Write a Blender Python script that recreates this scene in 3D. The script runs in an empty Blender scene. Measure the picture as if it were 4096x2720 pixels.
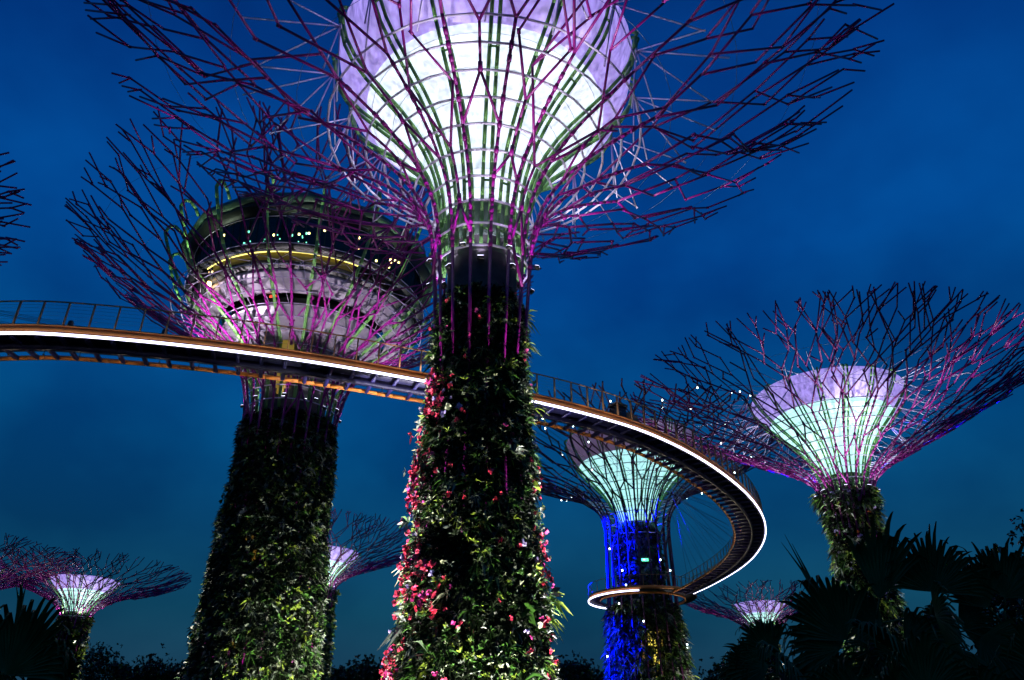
import bpy, math, random
import numpy as np
from mathutils import Vector, Matrix
R = math.radians
random.seed(7)
rng = np.random.default_rng(11)
scene = bpy.context.scene
col = scene.collection

# ------------------------------------------------------------------ camera, sky, exposure
cam = bpy.data.objects.new("camera", bpy.data.cameras.new("camera"))
col.objects.link(cam)
cam.location = (0, 0, 1.6)
cam.rotation_euler = (R(119), 0, 0)
cam.data.sensor_width = 36
cam.data.lens = 27.0
cam.data.clip_start = 0.1
cam.data.clip_end = 5000
scene.camera = cam
vs = scene.view_settings
vs.view_transform = 'Standard'; vs.look = 'None'; vs.exposure = 0; vs.gamma = 1
scene.render.engine = 'CYCLES'
cy = scene.cycles
cy.use_denoising = True
cy.max_bounces = 5; cy.diffuse_bounces = 2; cy.glossy_bounces = 2; cy.transparent_max_bounces = 8
cy.sample_clamp_indirect = 3.0
cy.sample_clamp_direct = 12.0

world = bpy.data.worlds.new("World"); scene.world = world
world.use_nodes = True
nt = world.node_tree; nt.nodes.clear()
def N(t, ty, **kw):
    n = t.nodes.new(ty)
    for k, v in kw.items(): setattr(n, k, v)
    return n
out = N(nt, 'ShaderNodeOutputWorld'); bg = N(nt, 'ShaderNodeBackground')
tc = N(nt, 'ShaderNodeTexCoord'); sp = N(nt, 'ShaderNodeSeparateXYZ')
nt.links.new(tc.outputs['Generated'], sp.inputs[0])
rmp = N(nt, 'ShaderNodeValToRGB')
cr = rmp.color_ramp
stops = [(0.0, (.012, .036, .070)), (.16, (.003, .050, .108)), (.34, (.0005, .060, .20)), (.55, (.0004, .058, .275)),
         (.72, (.0004, .037, .215)), (1.0, (.001, .018, .12))]
cr.elements[0].position = stops[0][0]; cr.elements[0].color = (*stops[0][1], 1)
cr.elements[1].position = 1.0; cr.elements[1].color = (*stops[-1][1], 1)
for p_, c_ in stops[1:-1]:
    e = cr.elements.new(p_); e.color = (*c_, 1)
nt.links.new(sp.outputs['Z'], rmp.inputs['Fac'])
mp = N(nt, 'ShaderNodeMapping'); mp.inputs['Scale'].default_value = (1.0, 1.0, 1.35)
nt.links.new(tc.outputs['Generated'], mp.inputs['Vector'])
nz = N(nt, 'ShaderNodeTexNoise'); nz.inputs['Scale'].default_value = 4.2; nz.inputs['Detail'].default_value = 4; nz.inputs['Roughness'].default_value = .5
nt.links.new(mp.outputs[0], nz.inputs['Vector'])
r2 = N(nt, 'ShaderNodeValToRGB')
r2.color_ramp.elements[0].position = .30; r2.color_ramp.elements[0].color = (.66, .70, .77, 1)
r2.color_ramp.elements[1].position = .70; r2.color_ramp.elements[1].color = (1.9, 1.36, 1.2, 1)
nt.links.new(nz.outputs['Fac'], r2.inputs['Fac'])
mul = N(nt, 'ShaderNodeMixRGB', blend_type='MULTIPLY'); mul.inputs['Fac'].default_value = 1
nt.links.new(rmp.outputs[0], mul.inputs[1]); nt.links.new(r2.outputs[0], mul.inputs[2])
nt.links.new(mul.outputs[0], bg.inputs['Color'])
bg.inputs['Strength'].default_value = 1.0
nt.links.new(bg.outputs[0], out.inputs[0])

# ------------------------------------------------------------------ materials
def mat(name, base, rough=.5, metal=0., emit=None, estr=0., var=.0, vscale=8., spec=.5):
    m = bpy.data.materials.new(name); m.use_nodes = True
    t = m.node_tree; b = t.nodes['Principled BSDF']
    b.inputs['Base Color'].default_value = (*base, 1)
    b.inputs['Roughness'].default_value = rough; b.inputs['Metallic'].default_value = metal
    b.inputs['Specular IOR Level'].default_value = spec
    if emit:
        b.inputs['Emission Color'].default_value = (*emit, 1); b.inputs['Emission Strength'].default_value = estr
    if var > 0:
        tcn = N(t, 'ShaderNodeTexCoord'); n = N(t, 'ShaderNodeTexNoise'); n.inputs['Scale'].default_value = vscale; n.inputs['Detail'].default_value = 4
        rp = N(t, 'ShaderNodeValToRGB')
        rp.color_ramp.elements[0].position = .3; rp.color_ramp.elements[1].position = .7
        rp.color_ramp.elements[0].color = (*[max(0, c * (1 - var)) for c in base], 1)
        rp.color_ramp.elements[1].color = (*[min(1, c * (1 + var)) for c in base], 1)
        t.links.new(tcn.outputs['Object'], n.inputs['Vector']); t.links.new(n.outputs['Fac'], rp.inputs['Fac'])
        t.links.new(rp.outputs[0], b.inputs['Base Color'])
    return m

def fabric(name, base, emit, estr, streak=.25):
    """stretched membrane with its lit look put in as emission, streaked along vertical creases"""
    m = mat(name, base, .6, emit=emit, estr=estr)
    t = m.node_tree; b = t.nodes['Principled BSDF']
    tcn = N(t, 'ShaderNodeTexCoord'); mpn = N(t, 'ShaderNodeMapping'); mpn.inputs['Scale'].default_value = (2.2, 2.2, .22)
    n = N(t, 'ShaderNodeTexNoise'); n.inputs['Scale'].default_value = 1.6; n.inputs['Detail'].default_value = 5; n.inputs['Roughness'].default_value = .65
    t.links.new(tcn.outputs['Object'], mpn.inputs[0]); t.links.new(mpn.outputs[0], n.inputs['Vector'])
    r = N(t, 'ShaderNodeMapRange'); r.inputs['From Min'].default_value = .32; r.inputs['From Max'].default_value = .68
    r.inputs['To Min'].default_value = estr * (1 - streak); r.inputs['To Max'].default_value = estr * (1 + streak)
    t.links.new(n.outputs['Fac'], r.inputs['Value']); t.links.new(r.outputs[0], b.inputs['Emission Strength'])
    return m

M = {}
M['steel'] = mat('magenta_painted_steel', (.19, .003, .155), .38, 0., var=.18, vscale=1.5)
M['steel_unlit'] = mat('unlit_magenta_steel', (.07, .012, .055), .5, 0., var=.2, vscale=1.5)  # same magenta steel without floods; its unlit look is put into a darker colour
M['white_steel'] = mat('white_painted_steel', (.74, .66, .90), .4)
M['green_steel'] = mat('green_painted_steel', (.15, .38, .10), .4, var=.25, vscale=2)
M['concrete'] = mat('grey_concrete', (.10, .095, .10), .85, var=.25, vscale=2)
M['concrete_pale'] = mat('pale_concrete', (.62, .58, .68), .75, var=.22, vscale=.9)
M['concrete_grey'] = mat('stained_concrete', (.10, .09, .115), .8, var=.35, vscale=.8)
M['membrane'] = fabric('emissive_white_membrane', (.85, .9, .92), (.74, .83, 1.0), 1.15, .40)  # lit look of the cup put into emission; no lamps behind it
M['membrane_cyan'] = fabric('emissive_cool_membrane', (.8, .9, .9), (.46, .92, .95), 1.05, .3)
M['membrane_far'] = fabric('emissive_aqua_membrane', (.8, .9, .9), (.50, .95, .92), 1.2, .3)
M['band'] = fabric('emissive_lilac_fabric', (.70, .62, .85), (.46, .34, 1.0), .72, .55)  # floodlit look of the upper band put in as emission
M['band_dim'] = fabric('dim_emissive_lilac_fabric', (.4, .36, .5), (.34, .22, .42), .25, .4)  # weaker copy of the band, its dimness put into colour and emission
M['collar'] = mat('green_grey_panel', (.09, .15, .11), .5, var=.3, vscale=2)
M['seam'] = mat('seam_rope', (.42, .42, .50), .5)
M['core'] = mat('felt_planting_panel', (.008, .009, .007), .95)
M['flood'] = mat('floodlight_lens', (.8, .8, .9), .2, emit=(.75, .72, 1.0), estr=4.0)
M['housing'] = mat('black_lamp_housing', (.02, .02, .022), .5)
M['bulb'] = mat('led_bulb', (.8, .9, .9), .2, emit=(.75, .98, 1.0), estr=9.0)
M['warm_bulb'] = mat('warm_bulb', (.9, .7, .4), .2, emit=(1., .62, .22), estr=9.0)
M['teal_reflection'] = mat('teal_reflection', (.6, .9, .8), .2, emit=(.25, 1., .66), estr=3.0)  # teal reflections in the bar glass, put in as emission
M['warm_strip'] = mat('warm_light_strip', (.9, .8, .4), .3, emit=(1., .86, .22), estr=2.2)
M['amber'] = mat('amber_lit_panel', (.3, .22, .05), .4, emit=(1., .66, .10), estr=.20, var=0)
M['parapet'] = mat('dim_amber_glass', (.2, .15, .03), .3, emit=(1., .75, .10), estr=.03)
M['amber_bright'] = mat('amber_lit_window', (.6, .45, .1), .4, emit=(1., .80, .12), estr=1.3)
M['amber_dim'] = mat('dim_amber_window', (.3, .2, .06), .4, emit=(1., .56, .08), estr=.16)
M['red_sign'] = mat('red_lit_sign', (.5, .05, .02), .4, emit=(1., .05, .01), estr=1.2)
M['green_sign'] = mat('green_lit_sign', (.1, .8, .4), .4, emit=(.12, 1., .45), estr=2.0)
M['sign_white'] = mat('white_lit_symbol', (.9, .9, .9), .4, emit=(.9, 1., .95), estr=2.0)
M['led'] = mat('cool_white_led_strip', (.9, .9, .95), .3, emit=(.74, .72, 1.0), estr=4.2)
M['orange'] = mat('orange_painted_beam', (.72, .25, .045), .42, var=.14, vscale=1.5)
M['rail_steel'] = mat('tan_painted_rail', (.44, .21, .085), .45, var=.15, vscale=3)
M['deck'] = mat('led_tinted_soffit', (.010, .010, .050), .5, var=.35, vscale=1.2)  # bluish spill of the light strip put into the dark underside colour
M['deck_beam'] = mat('led_tinted_beam', (.022, .020, .12), .45)  # blue spill of the strip put into the beam colour
M['cable'] = mat('galvanised_cable', (.10, .13, .20), .5)
M['roof_green'] = mat('green_grey_metal_roof', (.045, .105, .065), .55, var=.4, vscale=.7)
M['dark'] = mat('dark_metal_fascia', (.012, .016, .014), .45)
M['leaf_dark'] = mat('dark_green_leaf', (.007, .014, .004), .5, spec=.3)
M['leaf_mid'] = mat('mid_green_leaf', (.035, .10, .014), .30, spec=.7)
M['leaf_yellow'] = mat('yellow_green_leaf', (.19, .27, .03), .30, spec=.7)
M['leaf_pale'] = mat('pale_silver_leaf', (.33, .36, .23), .5)
M['leaf_grey'] = mat('grey_green_leaf', (.20, .23, .19), .6)
M['flower_pink'] = mat('coral_pink_petal', (.80, .055, .13), .5)
M['flower_magenta'] = mat('magenta_petal', (.75, .06, .36), .5)
M['flower_lilac'] = mat('lilac_petal', (.50, .40, .78), .5)
M['flower_orange'] = mat('orange_petal', (.75, .2, .03), .5)
M['palm'] = mat('fan_palm_leaf', (.055, .11, .03), .55, spec=.2, var=.3, vscale=2)
M['bark'] = mat('dark_bark', (.04, .03, .022), .9, var=.4, vscale=6)
M['grass'] = mat('lawn', (.02, .045, .012), .95, var=.4, vscale=.5)
mg = bpy.data.materials.new('bar_glass'); mg.use_nodes = True
t = mg.node_tree; t.nodes.clear()
o_ = N(t, 'ShaderNodeOutputMaterial'); mx = N(t, 'ShaderNodeMixShader'); tr = N(t, 'ShaderNodeBsdfTransparent'); gl = N(t, 'ShaderNodeBsdfGlossy')
tr.inputs[0].default_value = (.55, .72, .70, 1); gl.inputs['Roughness'].default_value = .05; gl.inputs[0].default_value = (.6, .8, .8, 1)
mx.inputs[0].default_value = .05
t.links.new(tr.outputs[0], mx.inputs[1]); t.links.new(gl.outputs[0], mx.inputs[2]); t.links.new(mx.outputs[0], o_.inputs[0])
M['glass'] = mg

# ------------------------------------------------------------------ mesh helpers
def link_mesh(name, V, faces, mats, parent=None, mi=None, smooth=False):
    """V (n,3); faces: list of integer arrays (each m x k)"""
    V = np.asarray(V, dtype=np.float32)
    me = bpy.data.meshes.new(name)
    faces = [np.asarray(f, dtype=np.int32) for f in faces if len(f)]
    nl = sum(f.size for f in faces); nf = sum(len(f) for f in faces)
    me.vertices.add(len(V)); me.vertices.foreach_set('co', V.ravel())
    me.loops.add(nl); me.loops.foreach_set('vertex_index', np.concatenate([f.ravel() for f in faces]))
    me.polygons.add(nf)
    tot = np.concatenate([np.full(len(f), f.shape[1], dtype=np.int32) for f in faces])
    st = np.concatenate([[0], np.cumsum(tot)[:-1]]).astype(np.int32)
    me.polygons.foreach_set('loop_start', st)
    if mi is not None: me.polygons.foreach_set('material_index', np.asarray(mi, dtype=np.int32))
    if smooth: me.polygons.foreach_set('use_smooth', np.ones(nf, dtype=bool))
    for m in (mats if isinstance(mats, (list, tuple)) else [mats]): me.materials.append(m)
    me.update(calc_edges=True); me.validate()
    o = bpy.data.objects.new(name, me); col.objects.link(o)
    if parent is not None: o.parent = parent
    return o

def tubes_geo(segs, n=6):
    """segs: list of (p, q, r1, r2) -> verts, quad faces, cap faces"""
    P = np.array([s[0] for s in segs], float); Q = np.array([s[1] for s in segs], float)
    r1 = np.array([s[2] for s in segs]); r2 = np.array([s[3] for s in segs])
    d = Q - P; L = np.linalg.norm(d, axis=1, keepdims=True); d = d / np.maximum(L, 1e-6)
    up = np.where(np.abs(d[:, 2:3]) > .9, np.array([[1., 0, 0]]), np.array([[0, 0, 1.]]))
    u = np.cross(d, up); u /= np.linalg.norm(u, axis=1, keepdims=True); v = np.cross(d, u)
    a = np.arange(n) * 2 * math.pi / n
    c, s = np.cos(a), np.sin(a)
    ringdir = u[:, None, :] * c[None, :, None] + v[:, None, :] * s[None, :, None]
    A = P[:, None, :] + ringdir * r1[:, None, None]; B = Q[:, None, :] + ringdir * r2[:, None, None]
    V = np.concatenate([A, B], axis=1).reshape(-1, 3)
    base = (np.arange(len(segs)) * 2 * n)[:, None]
    i = np.arange(n); j = (i + 1) % n
    F = np.stack([base + i, base + j, base + n + j, base + n + i], axis=2).reshape(-1, 4)
    caps = np.concatenate([base + i[::-1], base + n + i], axis=0)
    return V, F, caps

def tubes(name, segs, m, parent=None, n=6):
    V, F, caps = tubes_geo(segs, n)
    return link_mesh(name, V, [F, caps], m, parent)

def lathe(name, prof, m, parent=None, n=48, thick=0., ang0=0., a0=0., a1=2 * math.pi, facet=False):
    """prof list of (r,z); thick>0 closes the section inwards"""
    pr = list(prof)
    if thick > 0: pr = pr + [(max(r - thick, .01), z) for r, z in reversed(prof)]
    k = len(pr); full = abs(a1 - a0 - 2 * math.pi) < 1e-6
    na = n if full else n + 1
    a = ang0 + a0 + (a1 - a0) * np.arange(na) / n
    rr = np.array([p[0] for p in pr]); zz = np.array([p[1] for p in pr])
    V = np.stack([np.cos(a)[:, None] * rr, np.sin(a)[:, None] * rr, np.broadcast_to(zz, (na, k))], axis=2).reshape(-1, 3)
    F = []
    for i in range(n):
        i2 = (i + 1) % na
        for j in range(k if thick > 0 else k - 1):
            j2 = (j + 1) % k
            F.append((i * k + j, i2 * k + j, i2 * k + j2, i * k + j2))
    return link_mesh(name, V, [np.array(F)], m, parent, smooth=not facet)

def boxes_geo(bxs):
    """bxs: list of (centre, (ux,uy,uz) half-extent vectors)"""
    V = []; F = []
    for c, ax in bxs:
        c = np.array(c, float); ax = [np.array(q, float) for q in ax]; b = len(V)
        for sx, sy, sz in ((-1, -1, -1), (1, -1, -1), (1, 1, -1), (-1, 1, -1), (-1, -1, 1), (1, -1, 1), (1, 1, 1), (-1, 1, 1)):
            V.append(c + ax[0] * sx + ax[1] * sy + ax[2] * sz)
        for f in ((0, 3, 2, 1), (4, 5, 6, 7), (0, 1, 5, 4), (1, 2, 6, 5), (2, 3, 7, 6), (3, 0, 4, 7)):
            F.append([b + q for q in f])
    return np.array(V), np.array(F)

def box(name, c, half, m, parent=None, rz=0.):
    cs, sn = math.cos(rz), math.sin(rz)
    V, F = boxes_geo([(c, ((half[0] * cs, half[0] * sn, 0), (-half[1] * sn, half[1] * cs, 0), (0, 0, half[2])))])
    return link_mesh(name, V, [F], m, parent)

def empty(name, loc, label=None, cat=None, group=None):
    o = bpy.data.objects.new(name, None); col.objects.link(o); o.location = loc
    if label: o['label'] = label; o['category'] = cat
    if group: o['group'] = group
    return o

def lamp(kind, loc, target, energy, color, parent=None, angle=70, blend=.6, size=.15):
    ld = bpy.data.lights.new('lamp_light', kind); ld.energy = energy; ld.color = color
    if kind == 'SPOT':
        ld.spot_size = R(angle); ld.spot_blend = blend
    ld.shadow_soft_size = size
    o = bpy.data.objects.new('lamp_light', ld); col.objects.link(o)
    o.location = loc
    if target is not None:
        o.rotation_euler = (Vector(target) - Vector(loc)).to_track_quat('-Z', 'Y').to_euler()
    if parent is not None:
        o.parent = parent
    return o

class Profile:
    """radius along a surface of revolution, by height below the neck and by arc length above"""
    def __init__(s, pts):
        p = np.array(pts, float)                      # (z, r)
        for _ in range(3):
            a = p[:-1] * .75 + p[1:] * .25; b = p[:-1] * .25 + p[1:] * .75
            q = np.empty((2 * len(a), 2)); q[0::2] = a; q[1::2] = b
            p = np.vstack([p[:1], q, p[-1:]])
        s.z, s.r = p[:, 0], p[:, 1]
        s.l = np.concatenate([[0], np.cumsum(np.hypot(np.diff(s.z), np.diff(s.r)))])
        s.max = s.l[-1]
    def R(s, l): return float(np.interp(l, s.l, s.r))
    def Z(s, l): return float(np.interp(l, s.l, s.z))
    def L(s, z): return float(np.interp(z, s.z, s.l))
    def at(s, th, l, off=0.):
        r = s.R(l); z = s.Z(l)
        if l > s.max: r += (l - s.max) * .93; z += (l - s.max) * .37
        e = .05
        dr = (s.R(min(l + e, s.max)) - s.R(max(l - e, 0))); dz = (s.Z(min(l + e, s.max)) - s.Z(max(l - e, 0)))
        h = math.hypot(dr, dz) or 1
        r -= off * dz / h; z += off * dr / h
        return np.array((r * math.cos(th), r * math.sin(th), z))

# ------------------------------------------------------------------ steel canopy
def canopy(root, prof, zneck, n, levels, step, rad, rtw, m, seed, dens=1., seglen=(2.2, 3.8), rib_from=None, ring_r=.045, rings=True, lsplit=None, bulbs=None, halves=True, ring_mat=None, nsides=6):
    """every main rib (and every half rib that springs between two of them) with its own twigs is one branch"""
    rd = random.Random(seed)
    l0 = prof.L(zneck)
    lv = [l0 + step * k for k in range(levels + 1)]
    ltop = lv[-1]
    lmax = prof.max
    tips = []
    def grow(segs, th, l, phi, rr, off, home, depth):
        limit = lmax * (1 - (.0 if rd.random() < .55 else rd.random() * .10))
        for _ in range(16):
            Ls = rd.uniform(*seglen)
            l2 = l + Ls * math.cos(phi); th2 = th + Ls * math.sin(phi) / max(prof.R(min(l, lmax)), 2.)
            off2 = off + rd.uniform(-.20, .22)
            if l2 > limit + 1.0:
                f = max(.35, (limit + rd.uniform(0., .9) - l) / max(l2 - l, .1)); f = min(f, 1.)
                l2 = l + (l2 - l) * f; th2 = th + (th2 - th) * f
            r2 = max(rtw, rr * .93)
            a, b = prof.at(th, l, off), prof.at(th2, l2, off2)
            segs.append((a, b + (b - a) * .02, rr, r2))
            d = (b - a) / max(np.linalg.norm(b - a), 1e-3)
            if l2 < limit and rd.random() < .6: segs.append((b - d * .12, b + d * .12, rr * 1.3, rr * 1.3))
            tips.append(b)
            if l2 >= limit: return
            pull = max(-.6, min(.6, (home - th2) * prof.R(min(l2, lmax)) * .32))
            if depth < 3 and rd.random() < .40 * dens:
                w = rd.uniform(.30, .50)
                sgn = rd.choice((-1, 1))
                grow(segs, th2, l2, max(-.95, min(.95, phi * .4 + sgn * w + pull * .4)), r2, off2 + rd.uniform(-.1, .15), th2 + sgn * w * .16, depth + 1)
                if rd.random() < .12: return
                phi = max(-.8, min(.8, phi * .3 - sgn * w * .75 + pull))
            else:
                phi = max(-.7, min(.7, -phi * rd.uniform(.1, .55) + rd.uniform(-.16, .16) + pull))
                if rd.random() < .22:                  # short stub
                    q = prof.at(th2 + rd.choice((-1, 1)) * .8 / max(prof.R(min(l2, lmax)), 2), l2 + .9, off2)
                    segs.append((b, q, r2, rtw))
            th, l, off, rr = th2, l2, off2, r2
    def split(segs, th, l, rr, dth):
        w = rd.uniform(.22, .38)
        k = rd.random()
        if k < .80:
            grow(segs, th, l, w, rr, 0., th + dth * .13, 0); grow(segs, th, l, -w, rr, 0., th - dth * .13, 0)
        elif k < .93:
            grow(segs, th, l, rd.uniform(-.08, .08), rr, 0., th, 0); grow(segs, th, l, w * 1.5 * rd.choice((-1, 1)), rr, 0., th, 1)
        else:
            grow(segs, th, l, rd.uniform(-.1, .1), rr, 0., th, 0)
    dth = 2 * math.pi / n
    lst = prof.L(rib_from) if rib_from is not None else l0 - .5
    for i in range(n):
        th = dth * (i + .5)
        le = ltop + rd.uniform(-.8, 1.6)
        if lsplit is not None: le = lsplit + rd.uniform(-.5, 1.2)
        ls = [lst]
        k = max(3, int((l0 - lst) / 4))
        ls = list(np.linspace(lst, l0, k)) if l0 > lst + .6 else [lst]
        ls += [q for q in np.arange(ls[-1] + step * .5, le - .3, step * .5)] + [le]
        segs = []
        for a, b in zip(ls[:-1], ls[1:]):
            segs.append((prof.at(th, a), prof.at(th, b), rad, rad))
            if rd.random() < .35:
                p1 = prof.at(th, b); dd = p1 - prof.at(th, a); dd /= np.linalg.norm(dd)
                segs.append((p1 - dd * .16, p1 + dd * .16, rad * 1.35, rad * 1.35))
        split(segs, th, le, rad * .9, dth)
        if rd.random() < .45:                           # raking brace across the neck
            sg = rd.choice((-1, 1)); l1 = l0 + rd.uniform(-2.5, 1.)
            segs.append((prof.at(th, l1, -.05), prof.at(th + sg * dth, l1 + step * rd.uniform(1.6, 2.4), -.05), rad * .85, rad * .85))
        tubes('branch', segs, m, root, nsides)
        if not halves: continue
        segs = []
        k = rd.choice(range(2, levels - 1)); la = lv[k]; lf = la - step * rd.choice((1., 1.5, 1.5, 2.))
        thm = th + dth * .5
        ap = prof.at(thm, la)
        for sg in (-1, 1):
            segs.append((prof.at(thm + sg * dth * .5, max(lf, l0)), ap, rad * .85, rad * .85))
        le = la + step * rd.uniform(1.2, 2.6)
        segs.append((ap - (0, 0, .15), prof.at(thm, la + .35), rad * 1.35, rad * 1.35))
        for a, b in zip(np.linspace(la, le, 4)[:-1], np.linspace(la, le, 4)[1:]):
            segs.append((prof.at(thm, a), prof.at(thm, b), rad * .85, rad * .85))
        split(segs, thm, le, rad * .85, dth)
        tubes('branch', segs, m, root, nsides)
    if rings:
        for k in range(levels + 1):
            segs = []
            nn = n if k < 4 else 2 * n
            for i in range(nn):
                t0 = dth * .5 + 2 * math.pi * i / nn; t1 = dth * .5 + 2 * math.pi * (i + 1) / nn
                segs.append((prof.at(t0, lv[k], .10), prof.at(t1, lv[k], .10), ring_r, ring_r))
            tubes('ring', segs, ring_mat or M['white_steel'], root, 6)
    return lv, tips

def tie_cables(root, prof, ls, n=40):
    for l in ls:
        segs = []
        for i in range(n):
            segs.append((prof.at(2 * math.pi * i / n, l, .05), prof.at(2 * math.pi * (i + 1) / n, l, .05), .012, .012))
        tubes('tie_cable', segs, M['cable'], root, 4)

def cup(root, prof, zb, zr, mm, mb, n=48, seams=5):
    """prof (z, r): collar, bright membrane from zb[0] to zb[1], lilac band above"""
    P = Profile(prof)
    def part(za, zb_, k=14): return [(float(np.interp(z, P.z, P.r)), z) for z in np.linspace(za, zb_, k)]
    lathe('collar', part(prof[0][0], zb[0] - .003, 6), M['collar'], root, n, .06)
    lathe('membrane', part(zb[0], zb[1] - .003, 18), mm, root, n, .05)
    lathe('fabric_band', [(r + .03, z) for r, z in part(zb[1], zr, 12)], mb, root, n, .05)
    if seams:
        for z in np.linspace(zb[0] + .6, zb[1] - .3, seams):
            r = float(np.interp(z, P.z, P.r)) + .03
            tubes('seam', [((r * math.cos(a), r * math.sin(a), z), (r * math.cos(b), r * math.sin(b), z), .014, .014)
                           for a, b in [(2 * math.pi * i / 48, 2 * math.pi * (i + 1) / 48) for i in range(48)]], M['seam'], root, 4)
    return P

def cup_ribs(root, P, z0, z1, n, off, rad=.075, gap=.17, hook=True, ang=0., m=None):
    for i in range(n):
        th = 2 * math.pi * i / n + ang
        tn = np.array((-math.sin(th), math.cos(th), 0.)); segs = []
        zs = np.linspace(z0, z1, 16)
        for sg in (-1, 1):
            pts = [np.array(((float(np.interp(z, P.z, P.r)) + off) * math.cos(th), (float(np.interp(z, P.z, P.r)) + off) * math.sin(th), z)) + tn * gap * sg for z in zs]
            if hook:
                rr = float(np.interp(z1, P.z, P.r))
                for dr, dz in ((off + .12, .28), (off * .5, .5), (-.15, .42)):
                    pts.append(np.array(((rr + dr) * math.cos(th), (rr + dr) * math.sin(th), z1 + dz)) + tn * gap * sg)
            segs += [(a, b, rad, rad) for a, b in zip(pts[:-1], pts[1:])]
            if sg > 0:
                continue
        for z in zs[1::3]:
            r = float(np.interp(z, P.z, P.r)) + off
            c = np.array((r * math.cos(th), r * math.sin(th), z))
            segs.append((c - tn * gap, c + tn * gap, rad * .6, rad * .6))
        tubes('cup_rib', segs, m or M['green_steel'], root, 6)

def rim_struts(root, P, zr, prof, lout, n, ang=0., r=.04):
    rr = float(np.interp(zr, P.z, P.r)) + .35
    for i in range(n):
        th = 2 * math.pi * i / n + ang; segs = []
        c = np.array((rr * math.cos(th), rr * math.sin(th), zr - .5))
        for d, dl in ((-.20, 0), (.0, .9), (.20, 0)):
            segs.append((c, prof.at(th + d, lout + dl, .12), r, r))
        segs.append((c, prof.at(th + .07, lout - 3.4, .10), r, r)); segs.append((c, prof.at(th - .07, lout - 4.6, .10), r, r))
        segs.append((c - (0, 0, .15), c + (0, 0, .15), r * 2.2, r * 2.2))
        tubes('strut', segs, M['white_steel'], root, 5)

def floodlights(root, z, r, n, energy, color, ang=0., tilt=1.0, spot=120, size=.16, both=False):
    for i in range(n):
        th = 2 * math.pi * (i + .5) / n + ang
        d = np.array((math.cos(th), math.sin(th), 0.)); tn = np.array((-d[1], d[0], 0.))
        up = d * math.cos(tilt) + np.array((0, 0, math.sin(tilt))); sd = np.cross(tn, up)
        c = d * r + np.array((0, 0, z))
        V, F = boxes_geo([(c, (tn * size, sd * size * .8, up * size * .5))])
        h = link_mesh('floodlight', V, [F], M['housing'], root)
        V, F = boxes_geo([(c + up * (size * .5 + .012), (tn * size * .88, sd * size * .7, up * .012))])
        link_mesh('lens', V, [F], M['flood'], h)
        lamp('SPOT', tuple(c + up * (size * .5 + .08)), tuple(c + up * 3), energy, color, root, spot, .8, .1)

# ------------------------------------------------------------------ leaves
def leaves_geo(base, nrm, n_each, length, width, spread, droop, rg, up=0.):
    """clumps of blades: base (k,3) points with outward normals"""
    k = len(base)
    B = np.repeat(base, n_each, axis=0); Nn = np.repeat(nrm, n_each, axis=0)
    rnd = rg.normal(size=B.shape); rnd /= np.linalg.norm(rnd, axis=1, keepdims=True)
    d = Nn * (1 - spread) + rnd * spread; d[:, 2] += up
    d /= np.linalg.norm(d, axis=1, keepdims=True)
    flip = (d * Nn).sum(1) < -.05; d[flip] = d[flip] - 2 * (d[flip] * Nn[flip]).sum(1, keepdims=True) * Nn[flip]
    L = length * rg.uniform(.6, 1.25, size=(len(B), 1)) * np.repeat(rg.uniform(.7, 1.3, size=(k, 1)), n_each, axis=0)
    W = L * width * rg.uniform(.8, 1.2, size=(len(B), 1))
    rn2 = rg.normal(size=B.shape); s = np.cross(d, rn2); s /= np.linalg.norm(s, axis=1, keepdims=True)
    mid = B + d * L * .55; tip = B + d * L; tip[:, 2] -= (droop * L)[:, 0]; mid[:, 2] -= (droop * L * .2)[:, 0]
    V = np.stack([B, mid + s * W * .5, tip, mid - s * W * .5], axis=1).reshape(-1, 3)
    F = np.arange(len(B) * 4).reshape(-1, 4)
    return V, F

def planting(root, prof_zr, n, seed, scale=1., mats=None, name='planting', kinds=None, zpow=1., lump=.3, thr=None, zr_=None, bright=None):
    """vertical garden on a trunk: prof_zr list of (z, r)"""
    rg = np.random.default_rng(seed)
    pz = np.array([p[0] for p in prof_zr]); pr = np.array([p[1] for p in prof_zr])
    ml = [M[q] for q in mats]
    Vs, Fs, mi, off = [], [], [], 0
    ph = rg.uniform(0, 6.28, 12)
    def lumpf(th, z):
        return (np.sin(3 * th + ph[0] + .7 * z / scale) + np.sin(5 * th + ph[1] - 1.1 * z / scale) + np.sin(2 * th + ph[2] + 1.9 * z / scale) + np.sin(9 * th + ph[3] + 2.3 * z / scale)) * .25
    for (cnt, each, L, w, spread, droop, mw, out_, up) in kinds:
        k = int(cnt * n)
        th = rg.uniform(0, 2 * math.pi, k); z = pz[0] + (pz[-1] - pz[0]) * rg.uniform(0, 1, k) ** zpow
        lp = lumpf(th, z)
        if thr is not None:
            keep = thr(th, z, rg.uniform(0, 1, k)); th, z, lp = th[keep], z[keep], lp[keep]
        k = len(th)
        if k == 0: continue
        r = np.interp(z, pz, pr) + lump * scale * lp + out_ * scale * rg.uniform(.3, 1., k)
        base = np.stack([r * np.cos(th), r * np.sin(th), z], axis=1); nr = np.stack([np.cos(th), np.sin(th), np.zeros(k)], axis=1)
        V, F = leaves_geo(base, nr, each, L * scale, w, spread, droop, rg, up)
        Vs.append(V); Fs.append(F + off); off += len(V)
        mm = rg.choice(len(mw), size=k, p=np.array(mw) / sum(mw))
        mi.append(np.repeat(mm, each))
    o = link_mesh(name, np.vstack(Vs), [np.vstack(Fs)], ml, root, np.concatenate(mi))
    return o

GREENS = ['leaf_dark', 'leaf_mid', 'leaf_yellow', 'leaf_pale', 'leaf_grey']
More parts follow.
